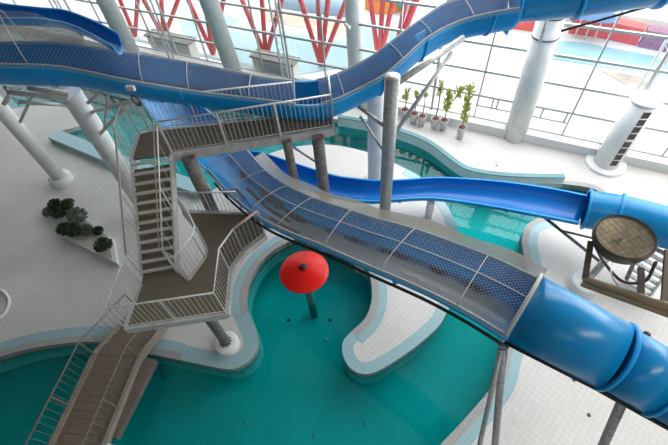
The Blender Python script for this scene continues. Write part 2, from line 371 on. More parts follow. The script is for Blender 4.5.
# ------------------------------------------------------------------ outside
struct('ground', MB().prism([(-130, 16.6), (90, 16.6), (90, 140), (-130, 140)], -0.6, -0.35), mat('sunlit_paving', (0.74, 0.74, 0.73), 0.9, noise=0.04, nscale=0.2))
def slab(name, px, m, label, cat, z=-0.32, th=0.05, group=None, kind=None):
    q = P2(px, z); c = sum(q, Vector()) / len(q)
    return part(name, MB().prism([(p.x, p.y) for p in q], z - th, z), m, loc=(c.x, c.y, z - th), label=label, cat=cat, group=group, kind=kind)
M_opool = mat('sunlit_pool_water', (0.33, 0.55, 0.58), 0.2, noise=0.06, nscale=0.5)
M_opool2 = mat('sunlit_pale_water', (0.33, 0.52, 0.56), 0.3, noise=0.15, nscale=0.3)
slab('outdoor_pool', [(548, 40), (580, 42), (650, 55), (700, 66), (690, 80), (652, 73), (600, 66), (545, 58)], M_opool, 'light blue outdoor pool beyond the glass wall at upper right', 'pool')
slab('outdoor_pool', [(268, 30), (352, 42), (352, 66), (300, 74), (240, 62), (225, 30)], M_opool2, 'pale outdoor pool seen behind the red struts left of the middle column', 'pool')
slab('outdoor_pool', [(180, 22), (222, 12), (240, 20), (205, 36), (184, 36)], M_opool2, 'small pale outdoor pool beyond the left slide column', 'pool')
slab('outdoor_pool', [(362, 28), (400, 30), (398, 52), (380, 60), (362, 60)], M_opool2, 'pale pool water beyond the glass just right of the middle column', 'pool')
slab('paved_terrace', [(560, 6), (700, 26), (700, 50), (640, 38), (562, 26)], mat('grey_terrace', (0.36, 0.31, 0.29), 0.9, noise=0.25, nscale=0.5), 'greyish brown terrace beyond the outdoor pool at upper right', 'terrace')
slab('paved_terrace', [(600, 70), (640, 76), (655, 90), (640, 96), (625, 84)], mat('beige_terrace', (0.50, 0.42, 0.36), 0.9, noise=0.25, nscale=0.5), 'small beige tiled terrace below the outdoor pool at upper right', 'terrace')
slab('paved_terrace', [(262, 6), (350, 24), (350, 36), (262, 20)], mat('peach_terrace', (0.66, 0.50, 0.40), 0.9, noise=0.2, nscale=0.5), 'peach coloured terrace strip behind the red struts', 'terrace')
def wallbox(name, px, h, m, label, cat, z=-0.35, w=0.5):
    q = P2(px, z); return part(name, strip(MB(), q, 0, w, z, z + h), m, loc=q[0], label=label, cat=cat)
wallbox('red_barrier', [(568, 33), (600, 38), (636, 46)], 0.9, M_redout, 'long red barrier outside behind the outdoor pool', 'barrier', w=0.7)
wallbox('red_barrier', [(496, 30), (500, 27), (546, 34)], 0.8, M_redout, 'short red barrier outside, just left of the right white column top', 'barrier', w=0.7)
wallbox('purple_barrier', [(638, 47), (668, 53), (690, 58)], 0.9, mat('faded_purple', (0.36, 0.16, 0.26), 0.7, noise=0.2), 'faded purple barrier outside, at the right end of the red one', 'barrier', w=0.7)
for i, (u, v, lb) in enumerate([(574, 38, 'leftmost'), (584, 40, 'middle'), (593, 41, 'rightmost')]):
    p = at(u, v, -.35); t_ = thing('sun_parasol', '%s of the three small blue parasols outside by the red barrier' % lb, 'parasol', p, 'blue parasols outside')
    part('pole', MB().tube([p, p + Vector((0, 0, 1.7))], 0.03), M_white, t_)
    part('canopy', MB().lathe(p + Vector((0, 0, 1.3)), [(0.7, 0), (0.45, 0.25), (0.02, 0.5)], 10), mat('parasol_blue', (0.12, 0.26, 0.50), 0.7), t_)
p = at(590, 16, -.35); t_ = thing('person', 'tiny person in a red top standing on the terrace outside', 'person', p)
part('body', MB().tube([p, p + Vector((0, 0, .8)), p + Vector((0, 0, 1.1)), p + Vector((0, 0, 1.5)), p + Vector((0, 0, 1.6)), p + Vector((0, 0, 1.85))], [.14, .17, .2, .24, .08, .12]), mat('skin_and_jeans', (0.12, 0.12, 0.16), 0.8), t_)
part('red_top', MB().tube([p + Vector((0, 0, 1.0)), p + Vector((0, 0, 1.5))], [.25, .28]), M_redout, t_)
p = at(385, 5, -.35); part('orange_slide_tower', MB().lathe(p, [(1.4, 0), (1.4, 1.2), (0.9, 1.8), (0.01, 2.1)], 8, smooth=False), mat('orange_plastic', (0.80, 0.30, 0.05), 0.6), loc=p, label='orange play structure outside, top of the view right of the middle column', cat='play structure')
p = at(395, 10, -.35); part('teal_play_tube', MB().tube([p + Vector((-1, 0, .6)), p + Vector((0, .1, .9)), p + Vector((1, 0, .6))], .55, 10), mat('teal_plastic', (0.10, 0.42, 0.46), 0.5), loc=p, label='short teal play tube outside below the orange play structure', cat='play structure')
q = P2([(284, 3), (318, 8), (350, 12)], -.3); part('outdoor_slide', MB().tube(crom(q, 4), 0.7, 10), mat('pale_blue_plastic', (0.30, 0.46, 0.58), 0.5), loc=q[0], label='pale blue slide trough lying outside at the top, left of the middle column', cat='slide')
clusters = [((266, 58), [(240, -5), (261.5, -5), (278, 10), (283, -5)], 'left of the box cabin roof'), ((321, 66), [(299, -5), (318, -5), (328.5, -5), (347, -2)], 'four splayed struts just left of the middle column'),
            ((379, 66), [(370, -5), (383, -5), (393, 0)], 'between the middle column and the upper slide'), ((393, 62), [(407, -5), (419, -5), (411, 10)], 'rightmost, half hidden by the upper slide'),
            ((213, 54), [(186, -5), (206, 10), (224, -3)], 'behind the leaning column at upper left'), ((164, 38), [(141, -5), (161, -5), (178, 0)], 'above the left cabin'),
            ((135, 36), [(120, 0), (138, -5)], 'leftmost, above the netted slide')]
for i, (b, tops, lb) in enumerate(clusters):
    B = at(*b, -.35); t_ = thing('red_strut_cluster', 'splayed red steel struts outside, ' + lb, 'strut', B, 'red strut clusters outside the windows')
    for u, v in tops:
        T = on_plane(u, v, B.y + 0.4); D = (T - B).normalized()
        part('strut', MB().tube([B, B + D * ((T - B).length + 3.0)], 0.13, 8), M_redout, t_)

# ------------------------------------------------------------------ columns
def column(b, t, r, label, m=M_conc, ring=0.0, ringh=0.12, zt=None, name='column', group='hall columns', ringm=None):
    B = at(*b); h = ztop(B, *t); Tp = at(t[0], t[1], h); Tp = Vector((Tp.x, Tp.y, h))
    top = B + (Tp - B) * ((zt if zt else h) / h)
    t_ = thing(name, label, 'column', B, group)
    part('shaft', MB().tube([B + Vector((0, 0, 0.0)), top], r, 24), m, t_)
    if ring: part('base_ring', MB().lathe(B, [(ring, 0), (ring, ringh), (ring - 0.04, ringh + 0.02), (r * 0.9, ringh + 0.02)], 28), ringm or M_white, t_)
    return t_, B, top
column((238, 84), (207, -5), 0.42, 'thick pale leaning column by the glass wall at upper left', zt=14.15)
column((142, 73), (103, -5), 0.42, 'thick pale leaning column nearest the top left corner, behind the netted slide', zt=14.15)
column((357, 97), (353, -5), 0.36, 'tall grey column at the top middle, behind the upper slide', zt=14.15)
t_, B, T = column((514, 137), (552, 15), 0.44, 'tall grey column beside the glass wall under the upper slide tube', ring=0, zt=6.0)
part('clamp_band', MB().lathe(B + (T - B) * 0.74, [(0.45, 0), (0.47, 0.01), (0.47, 0.05), (0.45, 0.06)], 24, axis=(T - B)), M_darksteel, t_)
part('clamp_band', MB().lathe(B + (T - B) * 0.86, [(0.45, 0), (0.47, 0.01), (0.47, 0.05), (0.45, 0.06)], 24, axis=(T - B)), M_darksteel, t_)
part('bracket_post', MB().tube([B + (T - B) * 0.74 + Vector((-.1, -.5, 0)), T + Vector((-.1, -.5, .1))], 0.06, 8), M_fascia, t_)
column((63, 181), (-6, 101), 0.27, 'leaning pale column on a round base at far left', ring=0.44, ringh=0.3, zt=6.5)
column((375, 180), (376, 92), 0.29, 'grey column standing on the white floor behind the slide post', ring=0.42, ringh=0.08, zt=5.2, m=M_conc)
c2, B2, T2 = column((150, 215), (70, 92), 0.30, 'thick pale column behind the stair carrying the netted slide', zt=ztop(at(150, 215), 70, 92))
# ventilated column with grilles
t_ = thing('ventilation_column', 'short white air column with slanted flat top and dark grilles by the glass wall', 'column', at(605, 164))
B = at(605, 164); h = ztop(B, 650, 100); T = Vector((B.x, B.y, h))
part('shaft', MB().tube([B, T], 0.46, 32), M_white, t_)
part('base_ring', MB().lathe(B, [(0.74, 0), (0.74, 0.1), (0.70, 0.12), (0.4, 0.12)], 32), M_white, t_)
part('top_cap', MB().lathe(T, [(0.50, -0.03), (0.50, 0.03), (0.01, 0.035)], 32), M_white, t_)
dv = Vector((0.02 - B.x * 0 + 0.35, -0.94, 0)).normalized(); sd = Vector((-dv.y, dv.x, 0))
for i in range(8):
    z = 0.35 + i * 0.31 + (0.06 if i > 3 else 0)
    g = MB(); c = B + dv * 0.452
    g.hexa([c - sd * .12 - dv * .1 + Vector((0, 0, z)), c + sd * .12 - dv * .1 + Vector((0, 0, z)), c + sd * .12 + dv * .012 + Vector((0, 0, z)), c - sd * .12 + dv * .012 + Vector((0, 0, z))],
           [c - sd * .12 - dv * .1 + Vector((0, 0, z + .25)), c + sd * .12 - dv * .1 + Vector((0, 0, z + .25)), c + sd * .12 + dv * .012 + Vector((0, 0, z + .25)), c - sd * .12 + dv * .012 + Vector((0, 0, z + .25))])
    part('grille', g, mat('grille_brown', (0.06, 0.045, 0.04), 0.6) if i == 0 else bpy.data.materials['grille_brown'], t_)

# ------------------------------------------------------------------ slides
def flume(name, label, data, n, depth, mats, loc=None, cloth=None, netarch=None, net_from=0, net_to=None, flange=0.05, nseg=16, group=None, joints=(), dr=None):
    """data: (near u, v, far u, v, z).  A half-pipe between its two rims."""
    near = crom([at(a, b, z) for a, b, c, d, z in data], n); farr = crom([at(c, d, z) for a, b, c, d, z in data], n)
    t_ = thing(name, label, 'water slide', loc if loc is not None else near[len(near) // 2] * 1.0, group)
    N = len(near); L = 0; rings_i = []; rings_o = []; UV = []
    def ring(i, off, arc=math.pi):
        a, b = near[i], farr[i]; c = (a + b) / 2; hw = (b - a).length / 2 + off; dr = (b - a).normalized()
        return [c - dr * (hw * math.cos(arc * k / nseg)) - Vector((0, 0, 1)) * ((depth + off) * math.sin(arc * k / nseg)) for k in range(nseg + 1)]
    V = []; U = []; Fi = []; Fo = []; Ls = []
    m = (nseg + 1) * 2
    for i in range(N):
        if i: L += (near[i] - near[i - 1]).length
        Ls.append(L)
        V += ring(i, 0) + ring(i, 0.035); U += [(L, k / nseg) for k in range(nseg + 1)] * 2
    for i in range(N - 1):
        a = i * m; b = a + m
        for k in range(nseg):
            Fi.append((a + k, a + k + 1, b + k + 1, b + k)); q = nseg + 1
            Fo.append((a + q + k + 1, a + q + k, b + q + k, b + q + k + 1))
    mb = MB(); mb.add(V, Fi, True, U, 0); o = 0
    for f in Fo: mb.f.append(list(f)); mb.sm.append(True); mb.mi.append(1); mb.uv.append([U[j] for j in f])
    for e in (0, N - 1):
        a = e * m
        for k in range(nseg): mb.f.append([a + k, a + k + 1, a + nseg + 2 + k, a + nseg + 1 + k]); mb.sm.append(False); mb.mi.append(1); mb.uv.append([(0, 0)] * 4)
    part('flume', mb, mats, t_)
    for side, rim in ((-1, near), (1, farr)):
        fl_ = MB(); VV = []
        for i in range(N):
            dr = (farr[i] - near[i]).normalized() * side
            p = rim[i]; z = Vector((0, 0, 1))
            VV += [p - dr * 0.01 - z * 0.03, p + dr * flange - z * 0.05, p + dr * flange + z * 0.015, p - dr * 0.01 + z * 0.015]
        fl_.add(VV, [(i * 4 + k, i * 4 + (k + 1) % 4, i * 4 + 4 + (k + 1) % 4, i * 4 + 4 + k) for i in range(N - 1) for k in range(4)] + [(0, 1, 2, 3), tuple((N - 1) * 4 + k for k in (3, 2, 1, 0))], False)
        part('rim', fl_, mats[2] if len(mats) > 2 else mats[1], t_)
    return t_, near, farr, Ls
def joint(t_, near, farr, i, depth, m):
    a, b = near[i], farr[i]; c = (a + b) / 2; hw = (b - a).length / 2 + 0.05; dr = (b - a).normalized()
    pts = [c - dr * (hw * math.cos(math.pi * k / 16)) - Vector((0, 0, 1)) * ((depth + 0.05) * math.sin(math.pi * k / 16)) for k in range(17)]
    part('joint_flange', MB().tube(pts, 0.035, 6), m, t_)
def net(t_, near, farr, Ls, i0, i1, arch, hoops, midline=True, mats=M_net):
    """safety net spanning rim to rim; arch(i) = crown height above the rims"""
    nt = thing_net = None; ns = 12; V = []; U = []; idx = list(range(i0, i1 + 1))
    def sec(i, up=0):
        a, b = near[i], farr[i]; h = arch(i); w = (b - a).length; out = []
        for k in range(ns + 1):
            t = k / ns; p = a.lerp(b, t) + Vector((0, 0, h * math.sin(math.pi * t) ** (0.6) + 0.03 + up)); out.append(p)
        return out
    for i in idx:
        s = sec(i); acc = 0; V += s
        for k in range(ns + 1):
            if k: acc += (s[k] - s[k - 1]).length
            U.append((Ls[i], acc))
    mb = MB(); mb.add(V, [(i * (ns + 1) + k, i * (ns + 1) + k + 1, (i + 1) * (ns + 1) + k + 1, (i + 1) * (ns + 1) + k) for i in range(len(idx) - 1) for k in range(ns)], True, U)
    no = part('safety_net', mb, mats, t_)
    for i in hoops:
        part('net_hoop', MB().tube(sec(i, 0.02), 0.012, 6), M_cord, no)
    cd = MB()
    cd.tube([sec(i, .01)[0] for i in idx], 0.022, 5); cd.tube([sec(i, .01)[-1] for i in idx], 0.022, 5)
    if midline: cd.tube([sec(i, .01)[ns // 2 + 1] for i in idx], 0.014, 5)
    part('net_cord', cd, M_cord, no)
    return no
def skirt(t_, farr, Ls, i0, i1, w0, w1, h0, h1):
    """strip of beige netting fixed outside the far rim"""
    V = []; U = []; n = i1 - i0
    for j, i in enumerate(range(i0, i1 + 1)):
        f = j / n; p = farr[i]; d = (farr[min(i + 1, len(farr) - 1)] - farr[max(i - 1, 0)]); d.z = 0; d.normalize(); nn = Vector((-d.y, d.x, 0))
        w = w0 + (w1 - w0) * f; h = h0 + (h1 - h0) * f; wv = 0.03 * math.sin(j * 0.5)
        for k in range(4): V.append(p + nn * (0.06 + (w + wv) * k / 3) + Vector((0, 0, h * k / 3))); U.append((Ls[i], k * 0.2))
    part('net_edge_strip', MB().add(V, [(j * 4 + k, j * 4 + k + 1, j * 4 + 5 + k, j * 4 + 4 + k) for j in range(n) for k in range(3)], True, U), M_cloth, t_)

M_fl1 = flume_mat('upper_flume_inside', (0.008, 0.19, 0.46), (0.15, 0.20, 0.26), 0.3, 0.7, 0.35, 0.6)
M_fl2 = flume_mat('main_flume_inside', (0.008, 0.23, 0.54), (0.27, 0.27, 0.26), 0.10, 0.60, 0.95, 1.0, smin=8.0, smax=16)
M_fl3 = flume_mat('lower_flume_inside', (0.002, 0.15, 0.50), (0.1, 0.12, 0.14), 0.2, 0.6, 0.0, 0.0)
M_rimb = mat('pale_blue_rim', (0.10, 0.34, 0.62), 0.4)

# upper slide
d1 = [(-40, 62, -38, 41, 7.3), (0, 65, 0, 43, 7.2), (62, 68, 60, 44, 7.0), (132, 82, 132, 54, 6.6), (200, 93, 200, 65.5, 6.0), (258, 100, 261, 78, 5.7),
      (302, 105, 300, 82, 5.6), (330, 102, 325, 79, 5.6), (358, 90, 348, 70, 5.7), (384, 76, 372, 57, 5.9), (403, 60, 388, 45, 6.1), (427, 39, 413, 26, 6.3), (460, 22, 448, 3, 6.5), (502, 12, 488, -8, 6.8), (522, 9, 512, -14, 6.9)]
t1, n1, f1, L1 = flume('upper_water_slide', 'upper blue water slide with white netting, sweeping across the top of the hall', d1, 6, 0.78, [M_fl1, M_blue_out, M_rimb])
N_ = len(n1)
def a1(i):
    c = i / 6.0
    if c < 1: return 0.8 + 0.2 * c
    if c < 2: return 1.0
    if c < 3.2: return 1.0 - 0.75 * (c - 2) / 1.2
    return max(0.10, 0.25 - (c - 3.2) * 0.1)
net(t1, n1, f1, L1, 0, 35, a1, (9, 19, 23, 29, 35), midline=False)
net(t1, n1, f1, L1, 40, 84, lambda i: 0.06, (45, 60, 67, 74, 84), midline=False)
for i in (10, 22, 32, 40, 54, 66, 77): joint(t1, n1, f1, i, 0.78, M_blue_out)
skirt(t1, f1, L1, 0, 14, 0.3, 0.3, 0.35, 0.25)
tc = crom([(n1[-1] + f1[-1]) / 2 + Vector((0, 0, 0)), at(570, -8, 7.0), at(640, -18, 7.2), at(730, -34, 7.5)], 8)
part('tube_section', MB().tube(tc, 0.62, 28), M_blue_tube, t1)
for i in (0, 9, 18):
    part('joint_flange', MB().lathe(tc[i], [(0.62, -.04), (0.70, -.04), (0.70, .04), (0.62, .04)], 28, axis=(tc[i + 1] - tc[i])), M_blue_out, t1)
for (u, v, w_, h_) in [(505, 24, 9, 12), (420, 36, 5, 12)]:          # blue gusset fins
    a = at(u - w_, v, 6.3); b = at(u + w_, v - 6, 6.35); c = at(u + 2, v + h_, 6.0); o_ = Vector((0, 0.06, 0))
    part('gusset', MB().add([a, b, c, a + o_, b + o_, c + o_], [(0, 1, 2), (5, 4, 3), (0, 3, 4, 1), (1, 4, 5, 2), (2, 5, 3, 0)]), M_blue_out, t1)
# junction boxes and cable coils hanging below the rim
for (u, v) in [(127, 88)]:
    p = at(u, v, 6.75); part('junction_box', MB().beam(p, p + Vector((0.18, 0.06, 0)), 0.08, 0.12), M_fascia, t1)
    part('cable_coil', MB().tube([p + Vector((0.25 + 0.12 * math.cos(a * .5), -0.1, -.22 + 0.14 * math.sin(a * .5))) for a in range(14)], 0.02, 6), M_black, t1)
p = at(33, 76, 6.6); part('cable_coil', MB().tube([p + Vector((0.08 * math.cos(a * .5), -0.1, 0.08 * math.sin(a * .5))) for a in range(14)], 0.02, 6), M_black, t1)

# slide behind the upper one
d0 = [(-50, 18, -50, -2, 7.6), (0, 18, 0, 4, 7.6), (36, 18, 38, 8, 7.5), (66, 23, 66, 11, 7.4), (92, 34, 95, 22, 7.3), (114, 47, 118, 34, 7.2)]
t0, n0, f0, L0 = flume('rear_water_slide', 'dark blue water slide running behind the netted slide at the top left corner', d0, 6, 0.30, [M_fl3, M_blue_out, M_blue_out])
joint(t0, n0, f0, 12, 0.30, M_blue_out); joint(t0, n0, f0, 20, 0.30, M_blue_out)

# main slide
d2 = [(137, 92, 182, 84, 3.3), (150, 112, 192, 97, 3.35), (175, 140, 222, 124, 3.4), (207, 169, 247, 151, 3.5), (225, 189, 263, 169, 3.6), (244, 206, 281, 183, 3.75), (265, 221, 302, 194, 3.9), (290, 233, 325, 203, 4.05), (320, 245, 347, 210, 4.2),
      (345, 256, 375, 219, 4.35), (380, 271, 415, 230, 4.55), (428, 292, 460, 246, 4.75), (470, 314, 501, 262, 4.9), (508, 337, 540, 281, 5.0)]
t2, n2, f2, L2 = flume('main_water_slide', 'large blue water slide with netted trough crossing the middle of the hall to lower right', d2, 6, 0.55, [M_fl2, M_blue_out, M_rimb])
net(t2, n2, f2, L2, 18, 78, lambda i: 0.12, (18, 25, 32, 39, 49, 60, 70))
skirt(t2, f2, L2, 20, 78, 0.30, 0.12, 0.05, 0.22)
for i in (12, 24, 36, 48, 62): joint(t2, n2, f2, i, 0.55, M_blue_out)
M_strip = mat('brown_worn_strip', (0.09, 0.065, 0.05), 0.8, noise=0.2)
def on_flume(i, fr, up=0.012):
    a, b = n2[i], f2[i]; c = (a + b) / 2; hw = (b - a).length / 2 - up; dr = (b - a).normalized(); t = math.pi * fr
    return c - dr * (hw * math.cos(t)) - Vector((0, 0, 1)) * ((0.55 - up) * math.sin(t))
for i0_, i1_, fr_ in ((23, 29, .52), (25, 33, .66), (29, 37, .50), (31, 39, .62), (33, 41, .38), (22, 26, .36)):
    V_ = []
    for i in range(i0_, i1_ + 1): V_ += [on_flume(i, fr_ - .025), on_flume(i, fr_ + .025)]
    part('worn_strip', MB().add(V_, [(k * 2, k * 2 + 1, k * 2 + 3, k * 2 + 2) for k in range(i1_ - i0_)], True), M_strip, t2)
part('black_edge_tube', MB().tube([n2[i] + Vector((0.0, 0.0, -0.24)) - (f2[i] - n2[i]).normalized() * 0.06 for i in range(20, 79)], 0.035, 6), M_black, t2)  # thin black tube running just below the near rim
c_ = (n2[-1] + f2[-1]) / 2; rr = (f2[-1] - n2[-1]).length / 2
e1 = at(614, 356.5, 5.0); e2 = at(659, 382, 4.9); e3 = at(740, 426, 4.75); dirv = e1 - c_
c_ = c_ - Vector((0, 0, .04))
part('tube_section', MB().tube([c_, c_.lerp(e1, .5), e1], [rr * .98, rr * .93, rr * .87], 48), M_blue_tube, t2)
part('tube_section', MB().tube([e1, e2], rr * .82, 48), M_blue_tube, t2)
part('tube_section', MB().tube([e2, e3], rr * .79, 48), M_blue_tube, t2)
for p, d, r_ in ((e1, e2 - e1, rr * .87), (e2, e3 - e2, rr * .82)):
    part('joint_flange', MB().lathe(p, [(r_ - .05, -.025), (r_ + .035, -.025), (r_ + .035, .025), (r_ - .05, .025)], 48, axis=d), M_blue_out, t2)
part('net_collar', MB().tube([c_ + (n2[-1] - c_) * math.cos(math.pi * k / 20) + Vector((0, 0, (rr + .06) * math.sin(math.pi * k / 20))) - dirv.normalized() * .05 for k in range(21)], 0.035, 6), M_cord, t2)
part('black_edge_tube', MB().tube([p + Vector((0, 0, -rr * .40)) - (f2[-1] - n2[-1]).normalized() * rr * q for p, q in ((c_, .93), (e1, .78), (e2, .74), (e3, .70))], 0.04, 6), M_black, t2)  # black tube carried on along the lower side of the covered sections

# lower slide
d3 = [(240, 171, 246, 151, 0.9), (268, 176, 262, 153, 0.9), (298, 186, 290, 162, 0.95), (330, 194, 331, 175, 1.0), (352, 199, 355, 179, 1.05), (376, 200.5, 379, 181, 1.05), (400, 198.5, 405, 180, 1.1), (436, 197.5, 440, 178, 1.15),
      (490, 205, 492, 181, 1.3), (544, 215, 546, 188, 1.45), (580, 222, 592, 197, 1.6)]
t3, n3, f3, L3 = flume('lower_water_slide', 'low bright blue open slide curving behind the main slide to a tube at right', d3, 6, 0.42, [M_fl3, M_blue_out, M_blue_out])
c3 = (n3[-1] + f3[-1]) / 2; r3 = (f3[-1] - n3[-1]).length / 2 * 0.98
tp3 = crom([c3, at(625, 216, 1.75), at(672, 229, 2.0), at(720, 240, 2.3)], 6)
part('tube_section', MB().tube(tp3, r3, 32, cap=False), M_blue_tube, t3)
part('tube_mouth', MB().lathe(c3, [(r3 - .05, -.03), (r3 + .05, -.03), (r3 + .05, .03), (r3 - .05, .03)], 32, axis=tp3[1] - tp3[0]), M_blue_out, t3)
part('joint_flange', MB().lathe(tp3[5], [(r3 - .05, -.04), (r3 + .07, -.04), (r3 + .07, .04), (r3 - .05, .04)], 32, axis=tp3[6] - tp3[5]), M_blue_out, t3)
for i in (18, 36, 50): joint(t3, n3, f3, i, 0.42, M_blue_out)
for (u, v, lb, h_) in [(428, 218, 'short white stub post under the lower slide, above the white peninsula', 0.95)]:
    p = at(u, v); t_ = thing('slide_support', lb, 'post', p); h_ = ztop(p, 428.5, 202)
    part('post', MB().tube([p, p + Vector((0, 0, h_))], 0.14, 16), M_white, t_); part('foot', MB().lathe(p, [(0.24, 0), (0.24, .05), (.1, .06)], 16), M_white, t_)

# ------------------------------------------------------------------ slide supports
def post(b, t, r, label, m=M_steel, zt=None, cap=True, base=0):
    B = at(*b); h = zt or ztop(B, *t); T = Vector((B.x, B.y, h))
    t_ = thing('slide_support', label, 'post', B)
    part('post', MB().tube([B, T], r, 20), m, t_)
    if cap: part('end_cap', MB().lathe(T, [(r * 1.03, -.02), (r * 1.03, .02), (0.001, .025)], 20), m, t_)
    if base: part('base_plate', MB().lathe(B, [(base, 0), (base, .06), (r, .07)], 20), M_steel, t_)
    return t_, B, T
tp_, B, T = post((383.5, 235), (392, 77), 0.19, 'thick galvanised steel post with flat cap, standing in front of the plants')
part('cantilever_arm', MB().tube([T - Vector((0, 0, .25)), at(463, 38, 6.35)], 0.085, 10), M_steel, tp_)
part('diagonal_brace', MB().tube([T - Vector((0, 0, 2.0)), at(452, 52, 6.2)], 0.055, 10), M_steel, tp_)
part('diagonal_brace', MB().tube([T - Vector((0, 0, 1.6)), at(358, 106, 5.35)], 0.055, 10), M_steel, tp_)
part('diagonal_brace', MB().tube([T - Vector((0, 0, 2.6)), at(360, 116, 5.0)], 0.035, 8), M_steel, tp_)
# arms of the column behind the stair
def arm(a, b, r, parent, nm='truss_arm'): part(nm, MB().tube([a, b], r, 8), M_fascia, parent)
arm(at(69, 98, 5.8), at(8, 92, 6.1), 0.075, c2); arm(at(69, 94, 5.9), at(28, 88, 6.2), 0.075, c2); arm(at(78, 106, 5.2), at(18, 122 - 20, 6.0), 0.05, c2)
arm(at(34, 92, 6.0), at(20, 122, 4.6), 0.045, c2); arm(at(92, 112, 4.9), at(132, 101, 5.9), 0.06, c2); arm(at(101, 133, 4.2), at(124, 108, 5.6), 0.05, c2)
arm(at(108, 96, 5.8), at(104, 128, 4.4), 0.035, c2); arm(at(88, 103, 5.5), at(102, 90, 6.1), 0.05, c2); arm(at(10, 94, 6.0), at(4, 104, 5.7), 0.06, c2)
def leg(b, t, zt, r, label):
    B = at(*b); t_ = thing('slide_support', label, 'post', B); T = at(t[0], t[1], zt)
    part('post', MB().tube([B, T], r, 16), M_steel, t_); part('end_cap', MB().lathe(T, [(r * 1.3, -.03), (r * 1.3, .03), (.001, .03)], 16, axis=T - B), M_steel, t_)
leg((490, 500), (504, 345), 4.35, 0.075, 'slim grey steel leg under the main slide where the netting ends')
leg((466, 505), (501, 350), 4.3, 0.05, 'thin inclined steel leg beside the one under the end of the netting')
leg((577, 505), (623, 400), 4.25, 0.085, 'steel leg under the covered tube near the lower right corner')
# struts and post under the lower tube
tq, B, T = post((582, 287), (606, 262), 0.10, 'round steel post rising from a white drum base behind the floodlight', zt=1.6)
part('drum_base', MB().lathe(B, [(0.42, 0), (0.42, .32), (.38, .36), (.1, .36)], 28), M_white, tq)
part('strut', MB().tube([at(603, 264, 1.0), at(544, 217, 1.15)], 0.05, 8), M_darksteel, tq)
part('strut', MB().tube([at(563, 231, 1.1), at(592, 238, 1.4)], 0.035, 8), M_darksteel, tq)
part('strut', MB().tube([T, tp3[8] - Vector((0, 0, r3))], 0.05, 8), M_darksteel, tq)

# ------------------------------------------------------------------ stair tower
ZL, ZP = 2.9, 4.9
tower = thing('stair_tower', 'grey steel stair tower with brown landings and railings at left of the middle', 'staircase', at(228, 345))
def deckslab(name, px, z, th=0.12):
    q = P2(px, z); part(name, MB().prism([(p.x, p.y) for p in q], z - 0.03, z), M_deck, tower)
    b = MB(); strip(b, q, -0.02, 0.05, z - th - .03, z - .0, closed=True) ; part('edge_beam', b, M_fascia, tower)
plat = [(172, 154), (333, 128), (331, 108), (298, 110), (298, 115), (150, 131), (139, 134), (131, 159)]
q = P2(plat, ZP)
part('upper_platform', MB().prism([(p.x, p.y) for p in q], ZP - 0.06, ZP), M_deck, tower)
land = [(141, 284), (125, 329), (227, 314), (231, 271), (244, 252), (266, 235), (258, 214), (243, 212), (183, 212), (197, 229), (207, 249), (205, 258), (189, 280), (177, 270), (143, 276)]
q2 = P2(land, ZL)
part('landing', MB().prism([(p.x, p.y) for p in q2], ZL - 0.06, ZL), M_deck, tower)
def fascia(l, z, h=0.26, w=0.08, nm='edge_beam'):
    q = P2(l, z)
    mb = MB()
    for a, b in zip(q, q[1:]): mb.beam(a + Vector((0, 0, -h / 2 + .02)), b + Vector((0, 0, -h / 2 + .02)), w, h)
    part(nm, mb, M_fascia, tower)
fascia([(172, 154), (333, 128), (331, 108)], ZP); fascia([(298, 112), (298, 115), (150, 131), (139, 134), (131, 159)], ZP, 0.2)
fascia([(141, 284), (125, 329), (227, 314), (231, 271), (244, 252), (266, 235)], ZL, 0.2); fascia([(177, 270), (189, 280), (205, 258), (207, 249), (197, 229), (183, 212)], ZL, 0.2); fascia([(183, 212), (258, 214)], ZL, 0.2)
M_bsteel = mat('brownish_steel', (0.17, 0.16, 0.15), 0.5, 0.3, noise=0.25, nscale=6)
# support columns of the tower
def towerpost(p, z, r=0.15, drum=False):
    part('support_column', MB().tube([(p.x, p.y, 0.0), (p.x, p.y, z)], r, 16), M_bsteel, tower)
    if drum:
        part('drum_base', MB().lathe((p.x, p.y, 0), [(0.36, 0), (0.36, .22), (.32, .25), (.1, .25)], 28), M_white, tower)
        b = MB()
        for k in range(10):
            a = k * math.pi / 5; b.beam((p.x + .19 * math.cos(a), p.y + .19 * math.sin(a), .26), (p.x + .13 * math.cos(a), p.y + .13 * math.sin(a), .36), .02, .03)
        part('stiffeners', b, M_darksteel, tower)
towerpost(at(228, 345), ZL - .1, 0.14, True)
towerpost(at(189, 160, ZP - .2), ZP - .1, 0.19); towerpost(at(287, 143, ZP - .2), ZP - .1, 0.13); towerpost(at(318, 140, ZP - .2), ZP - .1, 0.17)
part('cross_brace', MB().tube([at(292, 146, 4.5), at(316, 162, 3.6)], 0.04, 8), M_steel, tower)
# flight of steps
bl, br_, tl, tr = at(143, 276, ZL), at(177, 270, ZL), at(133, 160, ZP), at(172, 154, ZP)
NS = 12
for i in range(NS):
    f0_, f1_ = i / NS, (i + 1) / NS; z = ZL + (ZP - ZL) * (i + 1) / NS
    a, b = bl.lerp(tl, f0_), br_.lerp(tr, f0_); c, d = br_.lerp(tr, f1_), bl.lerp(tl, f1_)
    back = (d - a); back.z = 0; back = back.normalized()
    L_ = [Vector((p.x, p.y, z)) for p in (a, b, c, d)]
    if i < NS - 1:
        o_ = back * 0.03
        st = part('step', MB().hexa([p - Vector((0, 0, (ZP - ZL) / NS + .02)) for p in L_], L_), M_deck, tower)
    else: st = tower
    ns_ = [L_[0] - back * .0, L_[1] - back * .0, L_[1] + back * 0.065, L_[0] + back * 0.065]
    part('nosing', MB().hexa([p - back * .012 - Vector((0, 0, .045)) for p in ns_], [p + Vector((0, 0, .006)) for p in ns_]), M_nose, st)
